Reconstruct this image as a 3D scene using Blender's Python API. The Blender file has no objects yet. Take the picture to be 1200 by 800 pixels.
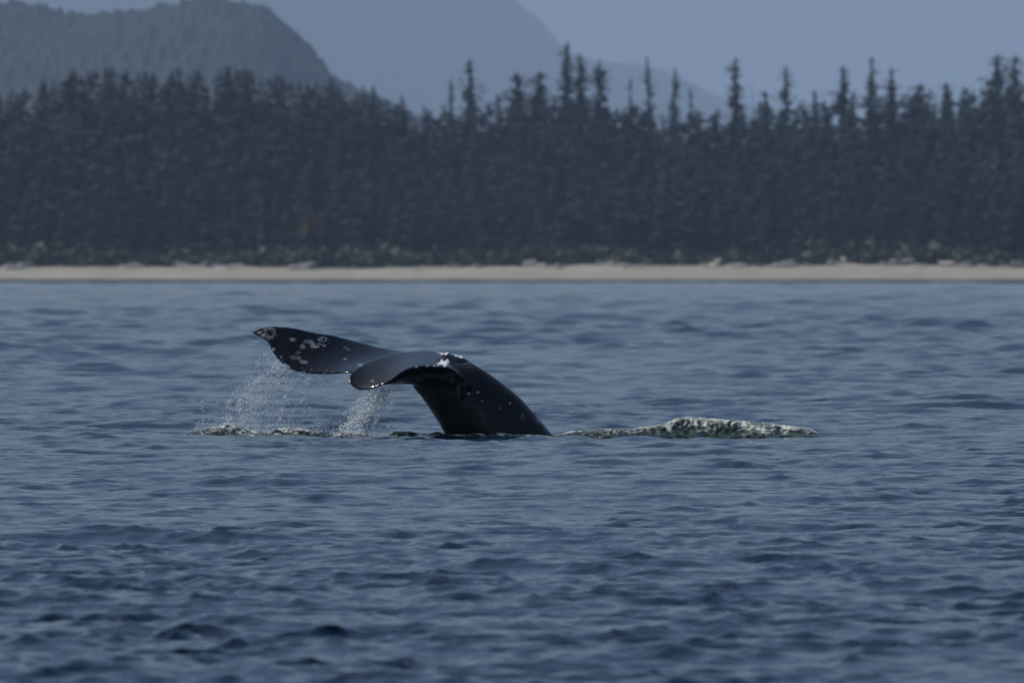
import bpy, bmesh, math, random
import numpy as np
from mathutils import Vector, Euler, noise
rnd = random.Random(7)
rng = np.random.default_rng(7)
S = bpy.context.scene
COL = S.collection

# ------------------------------------------------------------------ camera
H = 1.6                 # eye height over the sea
F = 16216.0             # focal length in units of 1/1200 of the picture width
HOR = 316.0             # horizon row (of 800)
cam_d = bpy.data.cameras.new('camera')
cam = bpy.data.objects.new('camera', cam_d); COL.objects.link(cam)
cam_d.sensor_width = 22.2
cam_d.lens = F / 1200 * 22.2
cam_d.clip_start = 0.5; cam_d.clip_end = 60000
cam.location = (0, 0, H)
cam.rotation_euler = (math.pi / 2 - math.atan((400 - HOR) / F), 0, 0)
WD = H * F / (513 - HOR)          # distance of the whale
cam_d.dof.use_dof = True
cam_d.dof.focus_distance = WD - 24.0
cam_d.dof.aperture_fstop = 6.2
S.camera = cam

# ------------------------------------------------------------------ world, sun, exposure
SUN_EL, SUN_AZ = math.radians(50), math.radians(-68)   # azimuth from +Y towards +X
W = bpy.data.worlds.new('World'); S.world = W; W.use_nodes = True
nt = W.node_tree; bg = nt.nodes['Background']
sky = nt.nodes.new('ShaderNodeTexSky'); sky.sky_type = 'NISHITA'; sky.sun_disc = False
sky.sun_elevation = SUN_EL; sky.sun_rotation = SUN_AZ
sky.air_density = 1.3; sky.dust_density = 3.5; sky.ozone_density = 6.0; sky.altitude = 0
nt.links.new(sky.outputs[0], bg.inputs[0]); bg.inputs[1].default_value = 0.075
sun_d = bpy.data.lights.new('sun', 'SUN'); sun_d.energy = 3.0; sun_d.angle = math.radians(0.53)
sun_d.color = (1.0, 0.96, 0.90)
sun = bpy.data.objects.new('sun', sun_d); COL.objects.link(sun)
sdir = Vector((math.cos(SUN_EL) * math.sin(SUN_AZ), math.cos(SUN_EL) * math.cos(SUN_AZ), math.sin(SUN_EL)))
sun.rotation_euler = sdir.to_track_quat('Z', 'Y').to_euler()
S.view_settings.view_transform = 'Standard'; S.view_settings.look = 'None'
S.view_settings.exposure = 0.18
S.render.engine = 'CYCLES'
S.cycles.use_denoising = True
S.cycles.volume_bounces = 1
S.cycles.max_bounces = 6

# ------------------------------------------------------------------ helpers
def P(px, py, d):
    """the point at distance d seen at (px, py) of the 1200x800 photograph"""
    return Vector(((px - 600) * d / F, d, H + (HOR - py) * d / F))

def tag(o, label=None, cat=None, group=None, kind=None):
    if label: o['label'] = label
    if cat: o['category'] = cat
    if group: o['group'] = group
    if kind: o['kind'] = kind
    return o

def mesh_np(name, V, Fq, smooth=True):
    me = bpy.data.meshes.new(name)
    V = np.asarray(V, np.float32); Fq = np.asarray(Fq, np.int32)
    n = Fq.shape[1]
    me.vertices.add(len(V)); me.vertices.foreach_set('co', V.ravel())
    me.loops.add(Fq.size); me.loops.foreach_set('vertex_index', Fq.ravel())
    me.polygons.add(len(Fq)); me.polygons.foreach_set('loop_start', np.arange(0, Fq.size, n, dtype=np.int32))
    me.polygons.foreach_set('loop_total', np.full(len(Fq), n, np.int32))
    me.polygons.foreach_set('use_smooth', np.full(len(Fq), smooth, bool))
    me.update(calc_edges=True); me.validate()
    return me

def link(name, me, mat=None, parent=None):
    o = bpy.data.objects.new(name, me); COL.objects.link(o)
    if mat and not me.materials: me.materials.append(mat)
    if parent: o.parent = parent
    return o

def fattr(me, name, vals, dom='POINT'):
    a = me.attributes.new(name, 'FLOAT', dom); a.data.foreach_set('value', np.asarray(vals, np.float32))

def grid_faces(nr, nc, closed=False):
    r = np.arange(nr - 1)[:, None]; m = nc if closed else nc - 1
    c = np.arange(m)[None, :]; c2 = (c + 1) % nc
    a = r * nc + c; b = r * nc + c2; d = (r + 1) * nc + c; e = (r + 1) * nc + c2
    return np.stack([a, b, e, d], -1).reshape(-1, 4)

class NT:
    def __init__(s, name, rough=0.5, spec=0.5, ior=1.45):
        s.m = bpy.data.materials.new(name); s.m.use_nodes = True
        s.t = s.m.node_tree; s.b = s.t.nodes['Principled BSDF']
        s.b.inputs['Roughness'].default_value = rough
        s.b.inputs['Specular IOR Level'].default_value = spec
        s.b.inputs['IOR'].default_value = ior
    def n(s, ty, **kw):
        x = s.t.nodes.new(ty)
        for k, v in kw.items():
            if k.startswith('_'): setattr(x, k[1:], v)
            else: x.inputs[k.replace('_', ' ')].default_value = v
        return x
    def l(s, a, b): s.t.links.new(a, b)
    def pos(s, scale=(1, 1, 1)):
        g = s.n('ShaderNodeTexCoord'); mp = s.n('ShaderNodeMapping'); mp.inputs['Scale'].default_value = scale
        s.l(g.outputs['Object'], mp.inputs[0]); return mp.outputs[0]
    def noise(s, vec, scale, detail=3, rough=0.55):
        x = s.n('ShaderNodeTexNoise', Scale=scale, Detail=detail, Roughness=rough); s.l(vec, x.inputs['Vector']); return x.outputs[0]
    def ramp(s, fac, stops):
        x = s.n('ShaderNodeValToRGB'); e = x.color_ramp.elements
        while len(e) < len(stops): e.new(0.5)
        for q, (p, c) in zip(e, stops): q.position = p; q.color = (*c, 1) if len(c) == 3 else c
        s.l(fac, x.inputs[0]); return x.outputs[0]
    def mix(s, fac, a, b):
        x = s.n('ShaderNodeMix', _data_type='RGBA')
        for v, i in ((fac, 0), (a, 6), (b, 7)):
            if hasattr(v, 'links'): s.l(v, x.inputs[i])
            else: x.inputs[i].default_value = v if i == 0 else (*v, 1)
        return x.outputs[2]
    def bump(s, h, strength, dist):
        x = s.n('ShaderNodeBump', Strength=strength, Distance=dist); s.l(h, x.inputs['Height']); s.l(x.outputs[0], s.b.inputs['Normal']); return x
    def attr(s, name):
        x = s.n('ShaderNodeAttribute'); x.attribute_name = name; return x.outputs['Fac']
    def math(s, op, a, b=0.0):
        x = s.n('ShaderNodeMath', _operation=op)
        for v, i in ((a, 0), (b, 1)):
            if hasattr(v, 'links'): s.l(v, x.inputs[i])
            else: x.inputs[i].default_value = v
        return x.outputs[0]

def noise2(x, y, seed=0, octaves=4, base=1.0, gain=0.5):
    """smooth value noise by numpy"""
    r = np.random.default_rng(seed); T = r.random((256, 256)).astype(np.float32)
    out = 0; amp = 1; tot = 0
    for o in range(octaves):
        fx = x * base * 2 ** o + 17.3 * o; fy = y * base * 2 ** o + 5.1 * o
        ix = np.floor(fx).astype(int); iy = np.floor(fy).astype(int)
        tx = fx - ix; ty = fy - iy; tx = tx * tx * (3 - 2 * tx); ty = ty * ty * (3 - 2 * ty)
        a = T[ix % 256, iy % 256]; b = T[(ix + 1) % 256, iy % 256]; c = T[ix % 256, (iy + 1) % 256]; d = T[(ix + 1) % 256, (iy + 1) % 256]
        out = out + amp * ((a * (1 - tx) + b * tx) * (1 - ty) + (c * (1 - tx) + d * tx) * ty); tot += amp; amp *= gain
    return out / tot * 2 - 1

# ------------------------------------------------------------------ materials
m = NT('sea_water', rough=0.06, spec=0.5, ior=1.333)
p = m.pos()
m.b.inputs['Base Color'].default_value = (0.006, 0.021, 0.044, 1)
p1 = m.pos((1.0, 0.8, 1))
n1 = m.noise(p1, 6.0, 4, 0.6)
n2 = m.noise(p1, 16.0, 3, 0.6)
hsum = m.math('ADD', n1, m.math('MULTIPLY', n2, 0.22))
m.bump(hsum, 1.0, 0.020)
WATER = m.m

m = NT('sand', rough=0.9, spec=0.2); p = m.pos()
c = m.ramp(m.noise(p, 0.12, 5), [(0.3, (0.22, 0.205, 0.165)), (0.7, (0.29, 0.272, 0.225))])
gn = m.n('ShaderNodeNewGeometry'); sx = m.n('ShaderNodeSeparateXYZ'); m.l(gn.outputs['Position'], sx.inputs[0])
wob = m.math('ADD', sx.outputs['Z'], m.math('MULTIPLY', m.noise(p, 0.05, 4), 1.2))
wet = m.ramp(wob, [(0.4, (0, 0, 0)), (1.0, (1, 1, 1))])
c = m.mix(wet, (0.13, 0.125, 0.11), c)
veg = m.math('MULTIPLY', m.math('SUBTRACT', wob, 3.0), 1.5); veg.node.use_clamp = True
c = m.mix(veg, c, (0.045, 0.055, 0.025)); m.l(c, m.b.inputs['Base Color'])
SAND = m.m

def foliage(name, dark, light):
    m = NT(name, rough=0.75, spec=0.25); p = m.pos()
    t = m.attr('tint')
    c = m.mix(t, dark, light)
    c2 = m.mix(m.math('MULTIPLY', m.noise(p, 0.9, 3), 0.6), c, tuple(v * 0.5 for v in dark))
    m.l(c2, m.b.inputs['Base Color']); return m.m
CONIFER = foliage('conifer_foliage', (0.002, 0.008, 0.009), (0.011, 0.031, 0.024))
SHRUB = foliage('shrub_foliage', (0.035, 0.052, 0.028), (0.09, 0.115, 0.06))
AUTUMN = foliage('yellowing_foliage', (0.12, 0.085, 0.03), (0.2, 0.13, 0.04))
m = NT('bark', rough=0.9, spec=0.2); p = m.pos((1, 1, .2)); m.l(m.ramp(m.noise(p, 3, 4), [(.3, (.05, .04, .03)), (.7, (.11, .09, .075))]), m.b.inputs['Base Color']); BARK = m.m
m = NT('weathered_wood', rough=0.85, spec=0.2); p = m.pos((.3, 1, 1)); m.l(m.ramp(m.noise(p, 3, 4), [(.3, (.42, .39, .35)), (.7, (.62, .58, .52))]), m.b.inputs['Base Color']); DRIFT = m.m
m = NT('mountain_forest', rough=0.9, spec=0.15); p = m.pos()
c = m.ramp(m.noise(p, 0.012, 6, .6), [(0.35, (0.007, 0.011, 0.012)), (0.62, (0.014, 0.020, 0.018)), (0.75, (0.026, 0.032, 0.024))])
m.l(c, m.b.inputs['Base Color']); MOUNT = m.m

m = NT('wet_whale_skin', rough=0.2, spec=0.5, ior=1.37); p = m.pos()
mk = m.attr('mark')
mott = m.ramp(m.noise(p, 14, 5, .65), [(0.42, (0.003, 0.004, 0.005)), (0.60, (0.006, 0.007, 0.010)), (0.78, (0.015, 0.018, 0.024))])
mkn = m.math('MULTIPLY', mk, m.math('ADD', m.math('MULTIPLY', m.noise(p, 60, 3), 0.9), 0.55)); mkn.node.use_clamp = True
m.l(m.mix(mkn, mott, (0.50, 0.49, 0.50)), m.b.inputs['Base Color'])
m.l(m.math('ADD', m.math('MULTIPLY', mk, 0.4), m.math('MULTIPLY', m.noise(p, 8, 3), 0.22)), m.b.inputs['Roughness'])
m.bump(m.math('ADD', m.noise(p, 26, 4), m.math('MULTIPLY', mk, 0.3)), 0.35, 0.008)
SKIN = m.m
m = NT('barnacle_shell', rough=0.7); p = m.pos(); m.l(m.ramp(m.noise(p, 40, 3), [(.3, (.35, .3, .25)), (.7, (.65, .62, .55))]), m.b.inputs['Base Color']); BARN = m.m

m = NT('foaming_water', rough=0.25, ior=1.333); p = m.pos()
fo = m.attr('foam')
m.l(m.mix(fo, (0.014, 0.030, 0.022), (0.68, 0.71, 0.65)), m.b.inputs['Base Color'])
m.l(m.math('ADD', m.math('MULTIPLY', fo, 0.45), 0.06), m.b.inputs['Roughness'])
m.bump(m.noise(p, 35, 4), 0.7, 0.02)
FOAM = m.m
m = NT('spray_drops', rough=0.12, ior=1.333)
m.b.inputs['Base Color'].default_value = (0.86, 0.93, 1.0, 1)
m.b.inputs['Transmission Weight'].default_value = 0.2
DROP = m.m
m = NT('glint_white', rough=0.15, ior=1.333); m.b.inputs['Base Color'].default_value = (0.9, 0.92, 0.92, 1); GLINT = m.m  # opaque white that stands in for the sun glint on the tail

# ------------------------------------------------------------------ sea
def sea():
    ys = [-900, -300, -100, -30, 0, 15, 28, 38]
    y = 43.0
    while y < 2240:
        ys.append(y)
        y += 0.041 * max(1.0, (y / 62.0) ** 1.3) if y < 170 else min(0.22 * (y / 170) ** 1.25, 4.0)
    ys = np.array(ys)
    NI = 320
    u = np.linspace(-1, 1, NI)
    outer = np.array([0.12, .3, .7, 1.5, 3.5, 8, 20, 60, 160, 400, 1000, 2600.])
    halfw = np.maximum(0.0395 * np.maximum(ys, 60) + 0.5, 2.2)
    X = np.concatenate([-(halfw[:, None] + outer[::-1][None]), u[None] * halfw[:, None], halfw[:, None] + outer[None]], 1)
    Y = np.repeat(ys[:, None], X.shape[1], 1)
    nr, nc = X.shape
    dx = np.gradient(X, axis=1); dyv = np.gradient(ys)[:, None] * np.ones_like(X)
    sp = np.maximum(dx, dyv * 0.6)
    X = X.astype(np.float32); Y = Y.astype(np.float32); sp = sp.astype(np.float32)
    DX = np.zeros_like(X); DY = np.zeros_like(X); Z = np.zeros_like(X)
    r = np.random.default_rng(11)
    N = 110
    calm = (1 - .6 * np.exp(-(np.abs(X) / 4.2) ** 4 - (np.abs(Y - WD + 1.5) / 4.5) ** 4)).astype(np.float32)   # slick the whale leaves
    rough_far = (.6 + .4 * np.clip((Y - 70) / 60, 0, 1) + 2.3 * np.clip((Y - 130) / 420, 0, 1)).astype(np.float32)   # a fresher breeze beyond the lee near the boat
    grp = (0.70 + .8 * np.clip(noise2(X / .35, Y / 1.0, 8, 3) * 1.3 + .4, 0, 1) ** 1.5).astype(np.float32)
    lam = np.exp(np.linspace(math.log(0.11), math.log(9), N)) * np.exp(r.normal(0, .03, N))
    # gusts vary the strength of the ripples from place to place
    gust = (1.0 + 0.55 * noise2(X / 9.0, Y / 26.0, 3, 3)).astype(np.float32)
    for i in range(N):
        L = lam[i]; k = 2 * math.pi / L
        th = math.radians(-97) + r.normal(0, .7 if L < .8 else .55)
        slope = 0.040 if L < .4 else (0.034 if L < .75 else 0.029) if L < .8 else (0.029 if L < 1.3 else 0.018 * (1.3 / L) ** .7)
        a = slope / k
        kx, ky = k * math.cos(th), k * math.sin(th)
        ph = (kx * X + ky * Y + r.uniform(0, 6.283)).astype(np.float32)
        w = np.clip((L / np.maximum(sp, 1e-3) - 2.0) / 1.6, 0, 1)
        amp = a * w * (gust * grp if L < .6 else gust * rough_far) * (calm if L > .6 else 1.0)
        s = np.sin(ph); c = np.cos(ph)
        Z += amp * c
        q = 1.3
        DX -= q * amp * math.cos(th) * s; DY -= q * amp * math.sin(th) * s
    # ripples running out from the whale
    R = np.sqrt((X - (585 - 600) * WD / F) ** 2 + (Y - WD) ** 2)
    Z += 0.022 * np.sin(R * 9.5) * np.exp(-((R - 1.0) / 1.1) ** 2) * (sp < .5)
    flat = np.clip((Y - 42) / 3, 0, 1)
    Z *= flat; DX *= flat; DY *= flat
    V = np.stack([X + DX, Y + DY, Z], -1).reshape(-1, 3)
    me = mesh_np('sea', V, grid_faces(nr, nc)[:, ::-1] if False else grid_faces(nr, nc))
    print('sea quads', len(me.polygons))
    return tag(link('sea', me, WATER), kind='structure')
sea()

# ------------------------------------------------------------------ shore and inland ground
SHORE = H * F / (328 - HOR)          # 2162 m
def ground_z(x, y):
    y = np.asarray(y, float); x = np.asarray(x, float)
    s = y - SHORE + 2.5 * np.sin(x / 23.) + 1.5 * np.sin(x / 9.1 + 1)
    z = np.interp(s, [-200, -30, 0, 14, 26, 34, 60, 200, 420, 2000, 30000], [-5, -0.8, 0.02, 1.3, 2.3, 3.3, 4.6, 13, 15, 10, 10])
    return z + np.clip(s - 20, 0, 40) / 40 * 0.5 * noise2(x / 11., y / 11., 5, 3)
def ground():
    ys = np.concatenate([np.arange(SHORE - 200, SHORE - 30, 40), np.arange(SHORE - 30, SHORE + 60, 2.5), np.arange(SHORE + 60, SHORE + 420, 12), [SHORE + 700, 4000, 6000, 9000, 14000, 34500]])
    xs = np.concatenate([[-5500, -3000, -1500, -700, -300], np.arange(-150, 150.1, 2.0), [300, 700, 1500, 3000, 5500]])
    X, Y = np.meshgrid(xs, ys)
    V = np.stack([X, Y, ground_z(X, Y)], -1).reshape(-1, 3)
    return tag(link('ground', mesh_np('ground', V, grid_faces(len(ys), len(xs))), SAND), kind='structure')
ground()

def mountain(name, dist, prof, depth, xs_half, nx, ny, jag, seed, fine):
    """a hill with its own depth: the ridge seen from the sea follows prof; rough with trees"""
    vis = .040 * dist; side = np.linspace(vis, xs_half, 90)[1:]
    xs = np.concatenate([-side[::-1], np.linspace(-vis, vis, nx), side]); v = np.linspace(-1, 1, ny); v = np.sign(v) * np.abs(v) ** 1.5
    X, Vv = np.meshgrid(xs, v)
    Y = dist + Vv * depth
    pxs = 600 + X * F / dist
    ridge = H + (HOR - np.interp(pxs, [q[0] for q in prof], [q[1] for q in prof])) * dist / F
    shape = np.maximum(1 - np.abs(Vv) ** 1.5, 0)
    Z = (ridge - 8) * shape + 8
    hgt = np.maximum(ridge, 1)
    Z += shape * (1 - shape) * hgt * 0.75 * noise2(X / (depth * .22), Y / (depth * .35), seed, 4)
    Z += np.minimum(shape * 4, 1) * jag * (.6 * np.abs(noise2(X / (jag * 2.2), Y / (jag * 3.), seed + 1, 3)) + fine * np.maximum(noise2(X / 3.4, Y / 9., seed + 2, 2), 0))
    Z -= jag * .5
    V = np.stack([X, Y, Z], -1).reshape(-1, 3)
    o = link(name, mesh_np(name, V, grid_faces(ny, len(xs))), MOUNT)
    return tag(o, kind='structure')
mountain('near_mountain', 7200, [(-6000, 200), (-3500, 60), (-1500, -40), (-400, -12), (-60, -8), (30, 0), (70, 10), (130, 9), (180, 1), (240, -6), (285, -4), (318, 6), (336, 22), (352, 44), (372, 63), (392, 83), (412, 96), (430, 104), (450, 115), (475, 128), (520, 150), (600, 165), (800, 190), (1200, 240), (3000, 300), (6000, 312)],
         900, 2600, 800, 90, 12, 21, .5)
mountain('far_mountain', 23000, [(-4000, 200), (-2000, 0), (-600, -120), (100, -150), (450, -70), (560, -28), (600, -8), (630, 18), (652, 42), (668, 55), (690, 64), (715, 68), (760, 72), (790, 82), (830, 104), (870, 122), (950, 140), (1200, 190), (2000, 260), (4000, 305)],
         3500, 4600, 500, 50, 22, 33, .3)

# ------------------------------------------------------------------ trees
def conifer_geo(r, h, rad, nb, bare=0.12, sparse=0.0, flat_top=0.0):
    """branch sprays round a trunk: arrays of verts and triangles, crown only"""
    V = []; T = []
    for i in range(nb):
        t = bare + (1 - bare) * (i + r.random()) / nb
        if sparse and r.random() < sparse * (.45 + .35 * math.sin(t * 29 + rad * 11)): continue
        prof = (1 - t) ** 0.6 * (1 - flat_top) + flat_top * (1 - t ** 6) * .9
        if t < bare + .15: prof *= .45 + .55 * (t - bare) / .15
        L = rad * (prof + .06) * r.uniform(.3, 1.25)
        a = r.uniform(0, 6.283); droop = r.uniform(.05, .45)
        z = t * h; w = L * r.uniform(.28, .5) + .12
        ca, sa = math.cos(a), math.sin(a)
        for seg in range(2):     # two clumps out along each bough
            s0, s1 = (0.05, .6) if seg == 0 else (.45, 1.0)
            ww = w * (1.0 if seg == 0 else .75)
            z0 = z - droop * L * s0 + r.uniform(-.1, .15); z1 = z - droop * L * s1
            b = len(V)
            V += [(ca * L * s0, sa * L * s0, z0 + .15),
                  (ca * L * (s0 + s1) / 2 - sa * ww, sa * L * (s0 + s1) / 2 + ca * ww, (z0 + z1) / 2 - .2 * ww - r.random() * .3),
                  (ca * L * s1, sa * L * s1, z1),
                  (ca * L * (s0 + s1) / 2 + sa * ww, sa * L * (s0 + s1) / 2 - ca * ww, (z0 + z1) / 2 - .2 * ww - r.random() * .3),
                  (ca * L * (s0 + s1) / 2, sa * L * (s0 + s1) / 2, min(z0, z1) - ww * r.uniform(.7, 1.3))]
            T += [(b, b + 1, b + 2), (b, b + 2, b + 3), (b, b + 4, b + 2)]
    b = len(V); V += [(-.12, 0, h * .94), (.12, 0, h * .94), (0, .1, h * 1.03)]; T.append((b, b + 1, b + 2))
    return np.array(V, np.float32), np.array(T, np.int32)

def trunk_geo(h, r0, n=7, lean=0.0, rings=6):
    V = []; 
    for i in range(rings):
        t = i / (rings - 1); rr = r0 * (1 - t * .9)
        for k in range(n):
            a = 6.283 * k / n; V.append((math.cos(a) * rr + lean * t * t * h + .15 * math.sin(t * 5) * t, math.sin(a) * rr, t * h))
    V = np.array(V, np.float32); Fq = grid_faces(rings, n, True)
    return V, Fq

# the wood behind the beach reads as one mass: one object
SKYL = [(-150, 112), (0, 108), (40, 99), (80, 88), (130, 82), (180, 84), (215, 85), (265, 79), (290, 82), (330, 91), (380, 99), (430, 109), (480, 121), (520, 128), (565, 128), (585, 112), (650, 110), (720, 122), (760, 130), (830, 130), (900, 122), (960, 118), (1000, 108), (1050, 104), (1090, 106), (1130, 108), (1170, 96), (1200, 92), (1350, 100)]
def skyline(px): return np.interp(px, [q[0] for q in SKYL], [q[1] for q in SKYL])
protos = []
for k in range(7):
    r = random.Random(100 + k)
    protos.append(conifer_geo(r, 1.0, [.155, .13, .18, .16, .2, .14, .17][k], 62, bare=.1, flat_top=[0, .1, 0, .25, .45, .15, 0][k]))
# prototypes are unit height: rebuild with sane constants
def unit(k):
    r = random.Random(200 + k)
    V, T = conifer_geo(r, 20.0, [3.0, 2.6, 3.5, 3.2, 4.0, 2.5, 3.4][k], 62, bare=.08, flat_top=[0, .12, 0, .25, .5, .12, .05][k])
    return V / 20.0, T
protos = [unit(k) for k in range(7)]
Vs, Ts, tints, off = [], [], [], 0
ntree = 0
y = SHORE + 40
while y < SHORE + 215:
    frac = (y - SHORE - 40) / 175.
    half = 0.043 * y
    x = -half + rnd.uniform(0, 3)
    while x < half:
        yy = y + rnd.uniform(-3, 3)
        px = 600 + x * F / yy
        top = skyline(px) + rnd.gauss(0, 1.6 if px < 470 else 4.0) + abs(rnd.gauss(0, 2 if px < 470 else 4)) if frac > .8 else None
        if top is None:
            lo = 242 + 16 * math.sin(px / 70.) + rnd.gauss(0, 12)
            top = lo + (skyline(px) + 6 - lo) * min(1, frac / .8) ** .75 + abs(rnd.gauss(0, 9))
        zt = H + (HOR - top) * yy / F; zg = float(ground_z(x, yy)) - .3
        h = max(4, zt - zg)
        V, T = protos[rnd.randrange(7)]
        sc = h * rnd.choice((.9, 1.2, 1.5, 1.9, 2.3)) * rnd.uniform(.9, 1.15) * (1.0 if h > 9 else 1.4); a = rnd.uniform(0, 6.283); c, s = math.cos(a), math.sin(a)
        W2 = np.empty_like(V)
        W2[:, 0] = (V[:, 0] * c - V[:, 1] * s) * sc + x; W2[:, 1] = (V[:, 0] * s + V[:, 1] * c) * sc + yy; W2[:, 2] = V[:, 2] * h + zg
        Vs.append(W2); Ts.append(T + off); off += len(V)
        base_t = min(1, max(0, rnd.gauss(.25 + .25 * min(1, max(0, (px - 350) / 500)), .11) + (.25 if frac < .15 else 0)))  # crowns paler towards the right: haze and light put into the tint
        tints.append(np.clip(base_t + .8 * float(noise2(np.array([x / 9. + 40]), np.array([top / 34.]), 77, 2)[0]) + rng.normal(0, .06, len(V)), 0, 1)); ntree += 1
        x += rnd.uniform(2.6, 5.0)
    y += rnd.uniform(7, 10)
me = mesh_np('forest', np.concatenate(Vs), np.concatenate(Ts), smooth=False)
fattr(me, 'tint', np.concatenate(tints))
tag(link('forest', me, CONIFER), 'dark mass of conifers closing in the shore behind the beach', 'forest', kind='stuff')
print('forest trees', ntree, 'tris', len(me.polygons))

# undergrowth along the top of the beach
def clumps(name, n, place, mat, label, cat):
    Vs, Ts, tt, off = [], [], [], 0
    for i in range(n):
        cx, cy, cz, rr, hh = place(i); base_t = rnd.random()
        k = 34
        d = rng.normal(size=(k, 3)); d /= np.linalg.norm(d, axis=1)[:, None]; d[:, 2] = np.abs(d[:, 2])
        c = d * np.array([rr, rr, hh]) * rng.uniform(.6, 1, (k, 1)) + np.array([cx, cy, cz])
        e = rng.normal(size=(k, 3, 3)) * rr * .22
        V = (c[:, None, :] + e).reshape(-1, 3)
        Vs.append(V); Ts.append(np.arange(k * 3).reshape(-1, 3) + off); off += k * 3
        tt.append(np.clip(base_t * .35 + rng.normal(.3, .08, k * 3), 0, 1))
    me = mesh_np(name, np.concatenate(Vs), np.concatenate(Ts), smooth=False); fattr(me, 'tint', np.concatenate(tt))
    return tag(link(name, me, mat), label, cat, kind='stuff')
def pl(i):
    x = rnd.uniform(-95, 95); y = SHORE + 25 + abs(rnd.gauss(0, 7)); rr = rnd.uniform(1.1, 2.9)
    return x, y, float(ground_z(x, y)) - .2, rr, rr * rnd.uniform(.55, 1.0) * (1 + .25 * math.sin(x / 7.))
clumps('undergrowth', 900, pl, SHRUB, 'pale green undergrowth between the sand and the dark wood', 'undergrowth')

# emergent trees on the skyline, each one told apart
def tall_tree(px, top, h, rad, label, kind='conifer', sparse=.3, flat=.1, lean=0.0, d=None, name='conifer_tree', seed=None):
    d = d or SHORE + 222 + rnd.uniform(-8, 14)
    seed = seed if seed is not None else int(px)
    p = P(px, top, d); zt = p.z; x = p.x; zb = zt - h
    root = bpy.data.objects.new(name, None); COL.objects.link(root); root.location = (x, d, zb); root.empty_display_size = 1
    tag(root, label, 'tree', 'trees standing above the skyline of the wood')
    TV, TF = trunk_geo(h * .99, .08 + h * .007, lean=lean)
    link('trunk', mesh_np('trunk', TV, TF), BARK, root)
    r = random.Random(seed)
    if kind == 'snag':
        for i in range(9):
            t = .4 + .06 * i + r.uniform(-.02, .02); a = r.uniform(0, 6.28); L = rad * (1.2 - t) * r.uniform(.6, 1.1); z = t * h
            q = Vector((math.cos(a) * L, math.sin(a) * L, z + L * r.uniform(-.1, .5))); V = []
            for e, rr in ((Vector((0, 0, z)), .09), (q * .55 + Vector((0, 0, z)) * .45 - Vector((0, 0, .1)), .06), (q, .02)):
                for k in range(5): V.append(e + Vector((rr * math.sin(a) * math.cos(k * 1.257), -rr * math.cos(a) * math.cos(k * 1.257), rr * math.sin(k * 1.257))))
            link('branch', mesh_np('branch', V, grid_faces(3, 5, True)), DRIFT, root)
        root.children[0].data.materials.clear(); root.children[0].data.materials.append(DRIFT)
        return root
    V, T = conifer_geo(r, h, rad * .75, int(90 + h * 4), bare=.3, sparse=sparse, flat_top=flat * .6)
    C1, C2 = [V], [T]; off = len(V)
    for c in range(int(46 * (1.15 - sparse))):
        tt = 1 - .62 * r.random() ** 1.1; a = r.uniform(0, 6.283)
        reach = rad * (.08 + 1.15 * (1 - tt) ** .62 + flat * .5 * (1 - tt ** 5)) * r.uniform(.2, 1.1)
        cr = rad * r.uniform(.2, .4) * (.3 + 1.1 * (1 - tt) ** .6); k = 26
        dd = np.array([[r.gauss(0, 1), r.gauss(0, 1), r.gauss(0, .45)] for _ in range(k)]) * cr * .75
        cc = dd + np.array([math.cos(a) * reach, math.sin(a) * reach, min(tt * h, h * .985 - cr * .3) - reach * .15])
        e = np.array([[r.gauss(0, 1) for _ in range(9)] for _ in range(k)]).reshape(k, 3, 3) * np.array([.3, .3, .16]) * cr
        C1.append((cc[:, None] + e).reshape(-1, 3)); C2.append(np.arange(k * 3).reshape(-1, 3) + off); off += k * 3
    V = np.concatenate(C1); T = np.concatenate(C2)
    # clump the foliage: pull some tiers out, leave gaps between others
    t = V[:, 2] / h
    V[:, 0] += lean * t * t * h
    ang = np.arctan2(V[:, 1], V[:, 0])
    k = 1.05 + .1 * np.sin(t * r.uniform(28, 44) + r.uniform(0, 6)) + .3 * np.sin(ang + t * 7 + r.uniform(0, 6)) * np.sin(t * 23)
    V[:, 0] *= k; V[:, 1] *= k
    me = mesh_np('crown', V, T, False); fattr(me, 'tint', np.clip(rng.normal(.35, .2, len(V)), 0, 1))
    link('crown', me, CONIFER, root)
    return root
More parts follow.
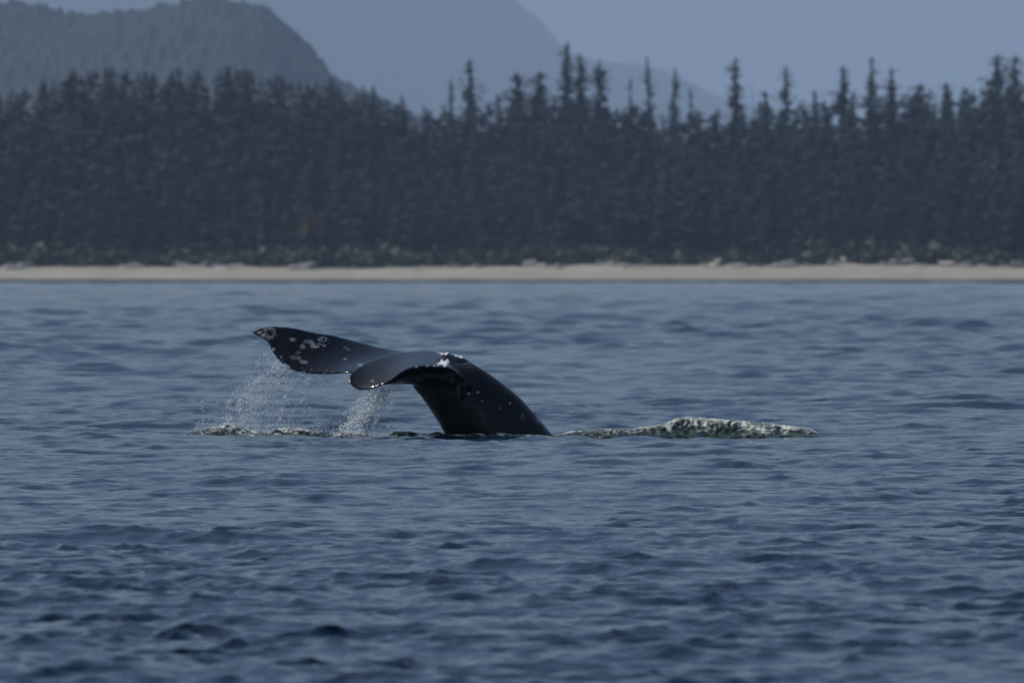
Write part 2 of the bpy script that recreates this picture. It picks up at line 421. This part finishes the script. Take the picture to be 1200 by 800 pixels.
TT = [
 (527, 92, 24, 1.5, 'slender see-through conifer just left of the tall dark spire in the gap', .75, .1),
 (552, 70, 27, 2.5, 'tall dark spire standing alone in the low gap of the treeline', .35, .25),
 (606, 86, 24, 3.6, 'broad bushy conifer with a domed top, left of its twin beside the gap', .25, .35),
 (632, 84, 24, 3.4, 'broad conifer with a ragged crown, right of its twin before the tallest pair', .3, .35),
 (664, 50, 29, 2.7, 'tallest tree of the skyline, left one of the tall close pair', .3, .25),
 (681, 64, 28, 2.7, 'right one of the tall close pair, slightly lower and denser', .25, .3),
 (706, 72, 26, 3.3, 'open round-topped conifer with airy crown right of the tall pair', .6, .55),
 (738, 92, 23, 1.4, 'thin faint conifer with almost bare stem between airy crown and narrow spire', .8, .1),
 (762, 67, 27, 1.7, 'narrow tasselled spire with clumped foliage at the middle of the treeline', .5, .25),
 (787, 80, 25, 1.8, 'narrow clumped conifer just right of the narrow tasselled spire', .6, .3),
 (811, 104, 21, 1.3, 'small pointed conifer in the dip before the isolated dense spire', .5, .1),
 (863, 68, 27, 2.3, 'dense dark spire isolated against the open sky', .2, .2),
 (900, 107, 20, 2.2, 'low sloping conifer left of the tree with stepped shoulders', .3, .2),
 (922, 78, 25, 2.3, 'pointed conifer with thin top widening into stepped shoulders', .55, .1),
 (957, 106, 20, 1.9, 'short dark conifer midway between stepped tree and blunt tree', .2, .3),
 (990, 77, 25, 2.6, 'blunt-topped dark conifer, left one of the row of three', .3, .5),
 (1020, 67, 27, 2.3, 'highest and most ragged conifer in the row of three', .45, .35),
 (1045, 79, 25, 2.3, 'compact dark conifer, right one of the row of three', .2, .45),
 (1075, 98, 22, 3.4, 'wide low conifer right of the row of three', .3, .55),
 (1107, 97, 22, 2.9, 'squat round-headed conifer between wide low tree and the big clump', .35, .6),
 (1166, 64, 28, 3.4, 'heavy leaning conifer with lumpy crown at the right edge of the wood', .3, .6),
 (1187, 66, 28, 3.3, 'big bushy conifer beside the heavy leaning one at the right edge', .25, .6),
 (435, 101, 22, 2.0, 'pointed conifer where the mountain slope meets the treeline', .2, .1),
 (384, 91, 22, 2.0, 'pointed conifer on the falling shoulder left of the gap', .2, .1),
 (475, 112, 21, 1.8, 'small pointed conifer on the lowest stretch of the treeline', .2, .1),
 (268, 76, 24, 2.4, 'tree at the top of the left rise below the mountain', .2, .2),
 (290, 78, 24, 2.5, 'second tree at the top of the left rise, blunter than its neighbour', .2, .35),
 (136, 78, 24, 2.2, 'sharp-tipped conifer left of the middle of the left rise', .25, .1),
 (82, 81, 25, 2.2, 'dark conifer poking up at the left end of the rise', .25, .2),
 (52, 94, 22, 1.8, 'small spire near the left edge of the wood', .3, .1),
 (213, 80, 23, 2.4, 'bushy conifer midway along the left rise', .25, .3),
]
for px, top, h, rad, lab, sp, fl in TT:
    tall_tree(px, top, h, rad * 1.3, lab, sparse=sp, flat=fl, lean=rnd.uniform(-.03, .03))
tall_tree(883, 95, 19, 1.6, 'bare grey snag rising beside the isolated dense spire', kind='snag', name='dead_tree')
tall_tree(1166, 160, 9, 1.0, 'pale dead trunk showing against the dark wood at right', kind='snag', d=SHORE + 60, name='dead_tree')
# the one yellowing tree
def leafy_tree(px, top, d, h, rad, mat, label):
    p = P(px, top, d)
    root = bpy.data.objects.new('broadleaf_tree', None); COL.objects.link(root); root.location = (p.x, d, p.z - h)
    tag(root, label, 'tree')
    TV, TF = trunk_geo(h * .8, .18); link('trunk', mesh_np('trunk', TV, TF), BARK, root)
    k = 420; dd = rng.normal(size=(k, 3)); dd /= np.linalg.norm(dd, axis=1)[:, None]
    c = dd * np.array([rad, rad, h * .32]) * (rng.uniform(.35, 1, (k, 1))) * (1 + .3 * np.sin(dd[:, :1] * 5 + dd[:, 2:3] * 7)) + np.array([0, 0, h * .66])
    V = (c[:, None, :] + rng.normal(size=(k, 3, 3)) * .22).reshape(-1, 3)
    me = mesh_np('crown', V, np.arange(k * 3).reshape(-1, 3), False); fattr(me, 'tint', rng.uniform(0, 1, k * 3))
    link('crown', me, mat, root)
leafy_tree(362, 250, SHORE + 37, 7.0, 1.5, AUTUMN, 'small yellowing tree low in the dark wood at left')

# driftwood along the top of the sand
def log_mesh(L, r0, seed):
    r = random.Random(seed); n = 8; R = 9; V = []
    for i in range(R):
        t = i / (R - 1); rr = r0 * (1 - .45 * t) * (1 + .12 * r.uniform(-1, 1)) * (1 if 0 < i < R - 1 else .55)
        for k in range(n):
            a = 6.283 * k / n; V.append(((t - .5) * L, math.cos(a) * rr + .1 * math.sin(t * 4), math.sin(a) * rr + .08 * math.sin(t * 6)))
    Fq = [tuple(int(v) for v in f) for f in grid_faces(R, n, True)]
    Fq += [tuple(range(n))[::-1], tuple(range((R - 1) * n, R * n))]
    me = bpy.data.meshes.new('driftwood_log'); me.from_pydata(V, [], Fq)
    # a root plate at the thick end
    me.polygons.foreach_set('use_smooth', [True] * len(Fq)); me.materials.append(DRIFT)
    return me
logs = [log_mesh(rnd.uniform(2.5, 5.5), rnd.uniform(.18, .34), k) for k in range(6)]
k = 0
for cx, n, w in ((20, 3, 12), (100, 3, 20), (158, 4, 10), (228, 7, 24), (262, 3, 10), (362, 6, 10), (470, 3, 25), (560, 3, 20), (640, 5, 20), (720, 4, 25), (850, 8, 22), (890, 4, 20), (930, 6, 20), (985, 6, 18), (1060, 4, 20), (1120, 6, 20), (1160, 7, 16), (1190, 5, 12)):
    for j in range(n):
        px = cx + rnd.uniform(-w, w); d = SHORE + rnd.uniform(19, 31); x = (px - 600) * d / F
        o = link('driftwood_log', logs[k % 6]); k += 1
        o.location = (x, d, float(ground_z(x, d)) + .2 + rnd.choice((0, 0, .45))); o.rotation_euler = (rnd.uniform(0, 6), rnd.uniform(-.25, .25), rnd.gauss(0, .5)); 
        s = rnd.uniform(.6, 1.25); o.scale = (s, s, s)
        tag(o, 'sun-bleached driftwood log lying along the top of the sand', 'driftwood', 'driftwood logs along the top of the beach')

# ------------------------------------------------------------------ the whale
def WP(px, py, dy): 
    return np.array(P(px, py, WD + dy))   # at this range depth hardly changes the scale
def smooth_curve(pts, n):
    """Catmull-Rom through pts (k,3)"""
    pts = np.array(pts, float); k = len(pts)
    t = np.linspace(0, k - 1, n); i = np.clip(t.astype(int), 0, k - 2); u = (t - i)[:, None]
    p0 = pts[np.maximum(i - 1, 0)]; p1 = pts[i]; p2 = pts[i + 1]; p3 = pts[np.minimum(i + 2, k - 1)]
    return .5 * ((2 * p1) + (-p0 + p2) * u + (2 * p0 - 5 * p1 + 4 * p2 - p3) * u ** 2 + (-p0 + 3 * p1 - 3 * p2 + p3) * u ** 3)
BM = bmesh.new()
def add_closed(V, Fs):
    vs = [BM.verts.new(v) for v in V]
    for f in Fs:
        try: BM.faces.new([vs[i] for i in f])
        except ValueError: pass
def lobe(A, B, belly, tmax, tmin, n=60, mN=22, curl=0.0):
    """A, B: the two edges root to tip as (px,py,dy); belly bows the blade along its normal"""
    a = smooth_curve([WP(*q) for q in A], n); b = smooth_curve([WP(*q) for q in B], n)
    v = (1 - np.cos(np.linspace(0, math.pi, mN))) / 2
    C = a[:, None, :] * (1 - v)[None, :, None] + b[:, None, :] * v[None, :, None]
    du = np.gradient(C, axis=0); dv = np.gradient(C, axis=1)
    N = np.cross(du, dv); N /= np.maximum(np.linalg.norm(N, axis=2, keepdims=True), 1e-9)
    N *= np.sign(N[n // 2, mN // 2, 2] or 1)
    # steady normal per row avoids twisting near the tip
    Nr = N[:, mN // 2:mN // 2 + 1, :]; N = .3 * N + .7 * Nr; N /= np.linalg.norm(N, axis=2, keepdims=True)
    wid = np.linalg.norm(a - b, axis=1)[:, None]
    prof = (4 * v * (1 - v))[None]
    uu = np.linspace(0, 1, n)[:, None]
    th = tmin + (tmax * (1 - .75 * uu) * prof ** .6) * np.minimum(1, wid / .3)
    C = C + N * (belly * prof * wid)[..., None]
    top = C + N * th[..., None] * .5; bot = C - N * th[..., None] * .5
    ring = np.concatenate([top, bot[:, ::-1]], 1); nc = ring.shape[1]
    V = ring.reshape(-1, 3); Fs = [tuple(f) for f in grid_faces(n, nc, True)]
    Fs += [tuple(range(nc))[::-1], tuple(range((n - 1) * nc, n * nc))]
    add_closed(V, Fs)
# far lobe: the leading edge along the top, the trailing edge hanging towards the camera
lobe([(545, 426, .12), (515, 420, .5), (490, 415.5, .75), (463, 411, .9), (443, 407, .85), (422, 401.5, .72), (403, 396.5, .6), (387, 392.5, .5), (367, 389.5, .4), (347, 385, .31), (330, 383, .28), (315, 382.5, .24), (305, 385, .2), (294, 388.5, .16)],
     [(525, 436, -.05), (490, 437, -.16), (455, 437, -.2), (430, 436.5, -.2), (412, 436, -.18), (397, 437, -.12), (380, 438, -.12), (363, 437.3, -.11), (348, 435, -.1), (336, 429, -.07), (326, 421, -.03), (319, 411, .03), (313, 399.5, .1), (294, 389.5, .16)],
     -.03, .06, .012, n=90)
# near lobe, pointing at the camera and drooping
lobe([(540, 428, 0.000), (522, 417, 0.060), (508, 412, 0.060), (495, 410.8, 0.020), (477, 412.8, -0.058), (463, 414.6, -0.145), (447, 419.5, -0.261), (430, 425.5, -0.377), (417, 432.5, -0.507), (410, 439.5, -0.609), (408.3, 446, -0.681)],
     [(545, 446, -0.377), (528, 433, -0.478), (512, 431, -0.580), (497, 430, -0.681), (480, 432.5, -0.783), (469, 438, -0.841), (457, 446.5, -0.870), (444, 452.5, -0.855), (431, 456, -0.812), (419, 456.3, -0.768), (410.5, 450, -0.711)],
     -.02, .05, .012, n=80)
# tail stock
def stock(secs, n=40, k=72):
    L = smooth_curve([WP(*s[0], s[3]) for s in secs], k); R = smooth_curve([WP(*s[1], s[3]) for s in secs], k)
    hw = np.interp(np.linspace(0, len(secs) - 1, k), range(len(secs)), [s[2] for s in secs])
    a = np.linspace(0, 2 * math.pi, n, endpoint=False); c = np.cos(a); s = np.sin(a)
    ce = np.sign(c) * np.abs(c) ** 1.0; se = np.sign(s) * np.abs(s) ** .95
    V = (L[:, None] + R[:, None]) / 2 + (R - L)[:, None] / 2 * ce[None, :, None]
    V[..., 1] += hw[:, None] * se[None] * (1 - .18 * np.clip(c, 0, 1)[None])
    V = V.reshape(-1, 3); Fs = [tuple(f) for f in grid_faces(k, n, True)]
    Fs += [tuple(range(n))[::-1], tuple(range((k - 1) * n, k * n))]
    add_closed(V, Fs)
stock([((505, 425), (524, 413.5), .06, -.05), ((487, 440), (544, 419.5), .15, -.07), ((484, 452.5), (558, 428), .22, -.06), ((493, 464), (575, 438.5), .27, -.03), ((506, 483), (607, 463), .33, 0), ((517, 501), (632, 490), .37, .02), ((523, 514), (654, 514), .40, .04), ((533, 540), (700, 545), .45, .06), ((560, 600), (770, 590), .5, .1)])
def tube(pts, rad, n=18, k=40, flat=1.0):
    C = smooth_curve([WP(*q) for q in pts], k); r = np.interp(np.linspace(0, 1, k), np.linspace(0, 1, len(rad)), rad)
    T = np.gradient(C, axis=0); T /= np.linalg.norm(T, axis=1, keepdims=True)
    U = np.cross(T, [0, 1, 0.01]); U /= np.linalg.norm(U, axis=1, keepdims=True); B = np.cross(T, U)
    a = np.linspace(0, 2 * math.pi, n, endpoint=False)
    V = C[:, None] + U[:, None] * (r[:, None] * np.cos(a)[None])[..., None] + B[:, None] * (r[:, None] * flat * np.sin(a)[None])[..., None]
    Fs = [tuple(f) for f in grid_faces(k, n, True)] + [tuple(range(n))[::-1], tuple(range((k - 1) * n, k * n))]
    add_closed(V.reshape(-1, 3), Fs)
# root of the near lobe: thick underside hanging below its lit rim
tube([(545, 447, -.1), (515, 441, -.2), (496, 440.5, -.26), (478, 442, -.32), (462, 446, -.4), (447, 450, -.48)], [.2, .12, .10, .068, .03, .01], flat=1.3)
# keel running from the lobe onto the side of the stock
tube([(512, 424, -.25), (522, 427, -.3), (532, 438, -.33), (540, 449, -.34), (542, 462, -.31), (540, 475, -.27)], [.04, .042, .04, .035, .03, .02])
# knuckles on the back
for px, py, r in ((560, 430, .045), (578, 441.5, .05), (594, 454, .05), (611, 469, .05), (626, 484, .055)):
    bmesh.ops.create_icosphere(BM, subdivisions=2, radius=r, matrix=__import__('mathutils').Matrix.Translation(Vector(WP(px - 2, py + 4.5, .02))))
bmesh.ops.recalc_face_normals(BM, faces=BM.faces)
me0 = bpy.data.meshes.new('raw'); BM.to_mesh(me0); BM.free()
tmp = bpy.data.objects.new('raw', me0); COL.objects.link(tmp)
md = tmp.modifiers.new('r', 'REMESH'); md.mode = 'VOXEL'; md.voxel_size = .010
md = tmp.modifiers.new('s', 'SMOOTH'); md.factor = .5; md.iterations = 5
dg = bpy.context.evaluated_depsgraph_get()
me = bpy.data.meshes.new_from_object(tmp.evaluated_get(dg)); me.name = 'whale_body'
bpy.data.objects.remove(tmp)
me.materials.clear()
n = len(me.vertices); co = np.empty(n * 3, np.float32); me.vertices.foreach_get('co', co); co = co.reshape(-1, 3)
nor = np.empty(n * 3, np.float32); me.vertices.foreach_get('normal', nor); nor = nor.reshape(-1, 3)
print('whale verts', n)
ppx = 600 + co[:, 0] * F / co[:, 1]; ppy = HOR - (co[:, 2] - H) * F / co[:, 1]
mark = np.zeros(n)
nz = noise2(ppx / 3.2, ppy / 2.4, 9, 3)
def blob(x, y, rx, ry, s=1.0, rag=.5, ring=False):
    global mark
    q = np.sqrt(((ppx - x) / rx) ** 2 + ((ppy - y) / ry) ** 2) + rag * nz
    v = np.clip((1.05 - q) * 2.6, 0, 1) if not ring else np.clip(1.1 - np.abs(q - 1) * 2.6, 0, 1)
    mark = np.maximum(mark, s * v)
facing = nor[:, 1] < .1
for b in ((343, 398, 3.4, 2.2, .75), (341, 397, 2, 1.5, .7), (361, 399.5, 5, 2.6, .8, 1.0), (366, 402, 4, 2.4, .8, .9), (355, 406, 3.6, 3.2, .8, .9), (369, 406, 6, 1.7, .95, .4), (374, 403, 3, 1.3, .6), (380, 405, 3.5, 1.6, .7, .7),
          (404, 407, 3, 1.6, .5, .8), (408, 409.5, 2.5, 1.2, .45, .6), (320.5, 409, 2, 2.4, .7), (329.5, 418, 1.6, 1.4, .6), (348, 419.5, 6, 3.5, .4, 1.3), (356, 424, 5, 2.2, .5, 1.1), (350, 413, 4, 2, .3, 1), (405, 420.5, 2.4, 1.4, .45), (422, 427.5, 2.8, 1.7, .55), (436, 446.5, 2, 1.8, .35),
          (299, 388.5, 4, 1.1, .35), (304, 389.5, 3.4, 2.0, .75, .5), (308.5, 393, 2.5, 2, .8, .4), (478, 447, 11, 3.2, .38, 1.0), (490, 444, 6, 2.2, .35, 1.0), (597.5, 472.5, 1.6, 1.8, .3), (547, 477, 2, 2, .2), (565, 484, 3, 2, .12), (613, 489, 3, 3, .15, .9), (529, 446, 2.5, 6, .22, .9), (537, 455, 3, 5, .25, 1.0)):
    blob(*b[:4], *(b[4:] if len(b) > 4 else ()))
blob(378, 397.5, 4.0, 2.3, .95, .4, True); blob(316.5, 389.5, 5.2, 6.0, .6, .7, True); blob(311, 386, 2, 1.4, .5)
blob(632, 492, 4.5, 3.0, .4, 1.1)
# fine speckle over the flank and the blade
sp = noise2(ppx / 2.0, ppy / 2.0, 21, 2); mark = np.maximum(mark, np.clip((sp - .66) * 4, 0, .3) * (ppx < 420)); mark = np.maximum(mark, np.clip((sp - .74) * 4, 0, .2))
mark *= facing * .62
fattr(me, 'mark', mark)
me.polygons.foreach_set('use_smooth', np.ones(len(me.polygons), bool))
whale = bpy.data.objects.new('grey_whale', None); COL.objects.link(whale)
tag(whale, 'black wet whale tail with drooping scarred flukes lifting out of the sea', 'whale')
# work with the root at the foot of the tail
base = Vector(((585 - 600) * WD / F, WD, 0)); whale.location = base
me.transform(__import__('mathutils').Matrix.Translation(-base))
wb = link('body', me, SKIN, whale)
# barnacles: small ringed cones
def barnacle_mesh():
    V = []; nn = 8
    for r_, z_ in ((1, 0), (.75, .45), (.45, .7), (.3, .7), (.22, .35)):
        for k in range(nn):
            a = 6.283 * k / nn; q = 1 + .12 * (k % 2); V.append((math.cos(a) * r_ * q, math.sin(a) * r_ * q, z_))
    m_ = bpy.data.meshes.new('barnacle'); m_.from_pydata(V, [], [tuple(int(i) for i in f) for f in grid_faces(5, nn, True)] + [tuple(range(32, 40))]); m_.materials.append(BARN); return m_
bmesh_b = barnacle_mesh()
from mathutils.bvhtree import BVHTree
dgv = [v.co.copy() for v in me.vertices]; bvh = BVHTree.FromPolygons(dgv, [tuple(p_.vertices) for p_ in me.polygons])
for px, py, r in ((549.5, 461, .014), (560, 459.5, .014), (597.5, 472.5, .011), (632, 490, .016), (637, 495, .014), (629, 487, .011), (320.5, 409, .009), (329.5, 418, .007), (343, 398, .008), (436, 446, .006), (422, 427.5, .006), (377, 397.5, .009), (585, 478, .008), (565, 470, .008), (612, 486, .009)):
    o0 = Vector(WP(px, py, -3)) - base
    hit = bvh.ray_cast(o0, (Vector(WP(px, py, 3)) - Vector(WP(px, py, -3))).normalized())
    if hit[0] is None: continue
    b = link('barnacle', bmesh_b, None, whale); b.location = hit[0] - hit[1] * r * .15; b.rotation_euler = hit[1].to_track_quat('Z', 'Y').to_euler(); b.scale = (r, r, r)

# ------------------------------------------------------------------ broken water
def foam_ridge(name, x0, x1, prof, width, foam_of, label, cat, dy, seed, rough=.3, res=.012, lean=0.0):
    """a raised strip of churned water: crest heights prof [(px, height in px over the sea)]"""
    sc = WD / F
    xs = np.arange((x0 - 600) * sc, (x1 - 600) * sc, res); v = np.linspace(-1, 1, int(width * 2 / res / 1.2))
    X, Vv = np.meshgrid(xs, v); px = 600 + X / sc
    Hh = np.interp(px, [q[0] for q in prof], [q[1] for q in prof]) * sc
    n1 = noise2(X / .11, Vv * width / .16, seed, 4, gain=.6); n2 = noise2(X / .035, Vv * width / .05, seed + 1, 3, gain=.6)
    bell = np.exp(-(Vv * 2.1 - .5 * n1) ** 2)
    taper = np.clip((1 - np.abs(Vv)) * 5, 0, 1)
    Z = Hh * bell * (1 + rough * .7 * n1) + np.minimum(Hh, .06) * rough * .8 * n2 * bell
    Z = Z * taper - .05 * (1 - taper) + .012 * taper
    X2 = X + lean * Hh * bell; Y = WD + dy + Vv * width + .05 * n1
    V = np.stack([X2, Y, Z], -1).reshape(-1, 3)
    me = mesh_np(name, V, grid_faces(*X.shape))
    fm = foam_of(px, bell, noise2(X / .05, Vv * width / .02, seed + 2, 4, gain=.7), noise2(X / .3, Vv * width / .2, seed + 3, 2))
    fattr(me, 'foam', np.clip(fm, 0, 1).ravel())
    return tag(link(name, me, FOAM), label, cat)
def fw(px, bell, a, b):
    amt = np.interp(px, [650, 740, 765, 800, 830, 880, 920, 935, 945, 958], [-.25, -.2, -.15, -.15, .0, .04, .05, -.15, .2, .2])
    return (amt + .95 * a + .55 * (bell - .6) + .4 * b + .08) * 1.5
wave = foam_ridge('breaking_wave', 648, 960, [(648, 1), (668, 6), (690, 8), (715, 9), (742, 9), (760, 12), (778, 15), (792, 21), (805, 23), (830, 21.5), (860, 19), (890, 16.5), (915, 14), (935, 11.5), (948, 9), (958, 5), (960, 0)], .42, fw,
                  'small breaking wave with white foam trailing off behind the tail', 'wave', .1, 50, rough=.06)
def fs(px, bell, a, b):
    amt = np.interp(px, [210, 240, 285, 300, 312, 325, 340, 370, 390], [-.5, -.15, .0, -.1, -.3, .0, .0, -.1, -.4])
    return (amt + .95 * a + .5 * (bell - .6)) * 3.4
foam_ridge('splash_mound', 208, 392, [(208, 1), (222, 5), (240, 9), (256, 13), (268, 15), (280, 14), (295, 8), (306, 5), (314, 6), (326, 10), (342, 12), (358, 9), (372, 7), (385, 6), (392, 3)], .3, fs,
           'churned water with white flecks under the far fluke tip', 'splash', -.15, 70)
def fs2(px, bell, a, b): return (.0 + .95 * a + .5 * (bell - .6)) * 3.4
foam_ridge('splash_mound', 392, 440, [(392, 4), (400, 8), (415, 7), (428, 6), (440, 2)], .22, fs2, 'small churned patch where drops fall from the near fluke', 'splash', -.45, 80)
def fs3(px, bell, a, b): return (-.12 + .95 * a + .5 * (bell - .6)) * 3.4
foam_ridge('splash_mound', 440, 526, [(440, 1), (455, 3), (464, 7), (480, 7), (495, 4), (512, 7), (520, 5), (526, 2)], .16, fs3, 'low line of flecked water at the foot of the tail, left side', 'splash', -.3, 90)
foam_ridge('splash_mound', 526, 656, [(526, 3), (545, 3.5), (556, 5), (575, 3), (586, 5), (600, 3), (635, 3), (650, 0), (656, 0)], .14, fs3, 'thin lapping edge of water in front of the tail', 'splash', -.52, 95)

# drops
def drops(name, pts, rad, stretch, label, cat='spray', parent=None):
    pts = np.array(pts); n = len(pts)
    o8 = np.array([(1, 0, 0), (0, 1, 0), (-1, 0, 0), (0, -1, 0), (0, 0, 1), (0, 0, -1)], float)
    f8 = np.array([(0, 1, 4), (1, 2, 4), (2, 3, 4), (3, 0, 4), (1, 0, 5), (2, 1, 5), (3, 2, 5), (0, 3, 5)])
    R = np.array(rad)[:, None, None]
    Vv = o8[None] * R; Vv[..., 2] *= np.array(stretch)[:, None]
    Vv = Vv + pts[:, None, :]
    me = mesh_np(name, Vv.reshape(-1, 3), (f8[None] + (np.arange(n) * 6)[:, None, None]).reshape(-1, 3))
    return tag(link(name, me, DROP, parent), label, cat, kind='stuff')
def curtain(n, src, land, spread, yr, big=.02, rmin=.0008, rmax=.0022):
    """water thrown off an edge: many short falling strands, each a loose string of drops"""
    pts, rad, st = [], [], []
    while len(pts) < n:
        sx, sy, w = src[rnd.randrange(len(src))]
        sx += rnd.gauss(0, w); lx = land(sx) + rnd.gauss(0, spread); dy = rnd.gauss(yr, .16)
        t0 = rnd.random(); ln = rnd.uniform(.02, .22); k = int(rnd.expovariate(1 / 9.)) + 1; loose = rnd.uniform(.6, 3.2); fat = rnd.uniform(.8, 1.35)
        for _ in range(k):
            t = t0 + ln * rnd.random()
            if t > 1: continue
            px = sx + (lx - sx) * (1 - (1 - t) ** 1.5) + rnd.gauss(0, loose); py = sy + (512 - sy) * t ** 1.25 + rnd.gauss(0, loose)
            pts.append(WP(px, min(py, 512), dy + rnd.gauss(0, .02)))
            b = rnd.random() < big
            rad.append(rnd.uniform(.004, .0075) if b else rnd.uniform(rmin, rmax) * fat); st.append(rnd.uniform(1, 1.8) if b else rnd.uniform(1.5, 7))
    return pts, rad, st
edge = [(320, 412, 2), (326, 420, 3), (330, 424, 3), (334, 428, 3), (338, 431, 3), (345, 434, 4), (352, 436, 5), (362, 437, 6), (375, 438, 6), (392, 437, 6), (333, 428, 4), (328, 424, 4)]
p_, r_, s_ = curtain(7000, edge, lambda x: 262 + (x - 320) * 1.15, 13, -.12, big=.03)
for i in range(60):      # bright knot under the trailing edge
    p_.append(WP(rnd.gauss(331, 5), rnd.gauss(431, 2.5), -.15)); r_.append(rnd.uniform(.004, .009)); s_.append(1.2)
for i in range(130):     # jets thrown up left
    cx = rnd.choice((238, 266, 268, 267)); p_.append(WP(cx + rnd.gauss(0, 1.6), rnd.uniform(468, 508), -.1)); r_.append(rnd.uniform(.002, .007)); s_.append(rnd.uniform(1, 2.5))
for i in range(700):     # low haze of droplets over the churned patch
    p_.append(WP(rnd.uniform(228, 385), 510 - abs(rnd.gauss(0, 7)), rnd.gauss(-.15, .15))); r_.append(rnd.uniform(.0015, .005)); s_.append(1.2)
drops('water_spray', p_, r_, s_, 'curtain of drops falling from the trailing edge of the far fluke')
edge2 = [(468, 444, 4), (460, 449, 4), (452, 453, 4), (445, 456, 3), (440, 457, 4), (475, 446, 3)]
p_, r_, s_ = curtain(4200, edge2, lambda x: 405 + (x - 440) * .7, 11, -.5, big=.03)
for i in range(520):
    t = rnd.random(); p_.append(WP(449 - 44 * t + rnd.gauss(0, 3 + 5 * t), 462 + 45 * t + rnd.gauss(0, 3), rnd.gauss(-.5, .08))); r_.append(rnd.uniform(.0025, .009)); s_.append(rnd.uniform(1, 2.4))
for i in range(240):
    p_.append(WP(rnd.gauss(410, 13), 511 - abs(rnd.gauss(0, 4)), rnd.gauss(-.5, .1))); r_.append(rnd.uniform(.002, .006)); s_.append(1.2)
drops('water_spray', p_, r_, s_, 'diagonal string of bright drops falling from the near fluke')
p_, r_ = [], []
for i in range(700):
    px = rnd.uniform(765, 958); h = np.interp(px, [765, 805, 948, 958], [9, 23, 10, 5]); p_.append(WP(px, 511.5 - h * rnd.uniform(.6, 1.08) , rnd.gauss(.1, .07))); r_.append(rnd.uniform(.0015, .006))
fl = drops('foam_flecks', p_, r_, [1.0] * len(r_), None, None, wave)
if 'category' in fl: del fl['category']
# sun glint where the flukes meet, built as white beads along the ridge
p_, r_, s_ = [], [], []
for (a, b, n_) in (((514, 415.5), (524, 414.5), 230), ((530, 416.5), (544, 420.5), 170), ((514, 425), (520, 430), 120), ((480, 432.5), (512, 431), 40), ((549, 426), (554, 429), 6)):
    cl = [(rnd.random(), rnd.gauss(0, 1.1), rnd.uniform(.4, 1.3)) for _ in range(max(3, n_ // 16))]
    for i in range(n_):
        t, o_, sp_ = cl[rnd.randrange(len(cl))]; px = a[0] + (b[0] - a[0]) * t + rnd.gauss(0, sp_); py = a[1] + (b[1] - a[1]) * t + o_ * .6 + rnd.gauss(0, sp_ * .7)
        o0 = Vector(WP(px, py, -3)) - base; hit = bvh.ray_cast(o0, Vector((0, 1, 0)))
        if hit[0] is None: continue
        p_.append(np.array(hit[0] + hit[1] * .003)); r_.append(rnd.uniform(.003, .011) if b[0] not in (512, 554) else rnd.uniform(.002, .005)); s_.append(.8)
for cx, cy, sx, sy, n_ in ((518.5, 416.5, 2.0, 1.0, 150), (521, 427.5, 1.4, 1.8, 90), (534, 418, 2.0, .9, 90), (540, 420.5, 1.8, .8, 80), (515, 429, 2.5, .8, 40)):
    for i in range(n_):
        o0 = Vector(WP(rnd.gauss(cx, sx), rnd.gauss(cy, sy), -3)) - base; hit = bvh.ray_cast(o0, Vector((0, 1, 0)))
        if hit[0] is None: continue
        p_.append(np.array(hit[0] + hit[1] * .004)); r_.append(rnd.uniform(.004, .011)); s_.append(.8)
ws = drops('glint_beads', p_, r_, s_, None, None, whale); ws.data.materials.clear(); ws.data.materials.append(GLINT)

# ------------------------------------------------------------------ haze
bm = bmesh.new(); bmesh.ops.create_cube(bm, size=1)
me = bpy.data.meshes.new('haze'); bm.to_mesh(me); bm.free()
hz = link('haze', me); tag(hz, kind='stuff')
hz.scale = (12000, 38000, 960); hz.location = (0, 16500, 960 / 2 - 8)
mm = bpy.data.materials.new('haze'); mm.use_nodes = True; t = mm.node_tree
for nd in list(t.nodes):
    if nd.type == 'BSDF_PRINCIPLED': t.nodes.remove(nd)
pv = t.nodes.new('ShaderNodeVolumePrincipled'); pv.inputs['Color'].default_value = (0.535, 0.70, 0.975, 1)
pv.inputs['Density'].default_value = 5.0e-5; pv.inputs['Anisotropy'].default_value = 0.0
t.links.new(pv.outputs[0], t.nodes['Material Output'].inputs['Volume']); me.materials.append(mm)
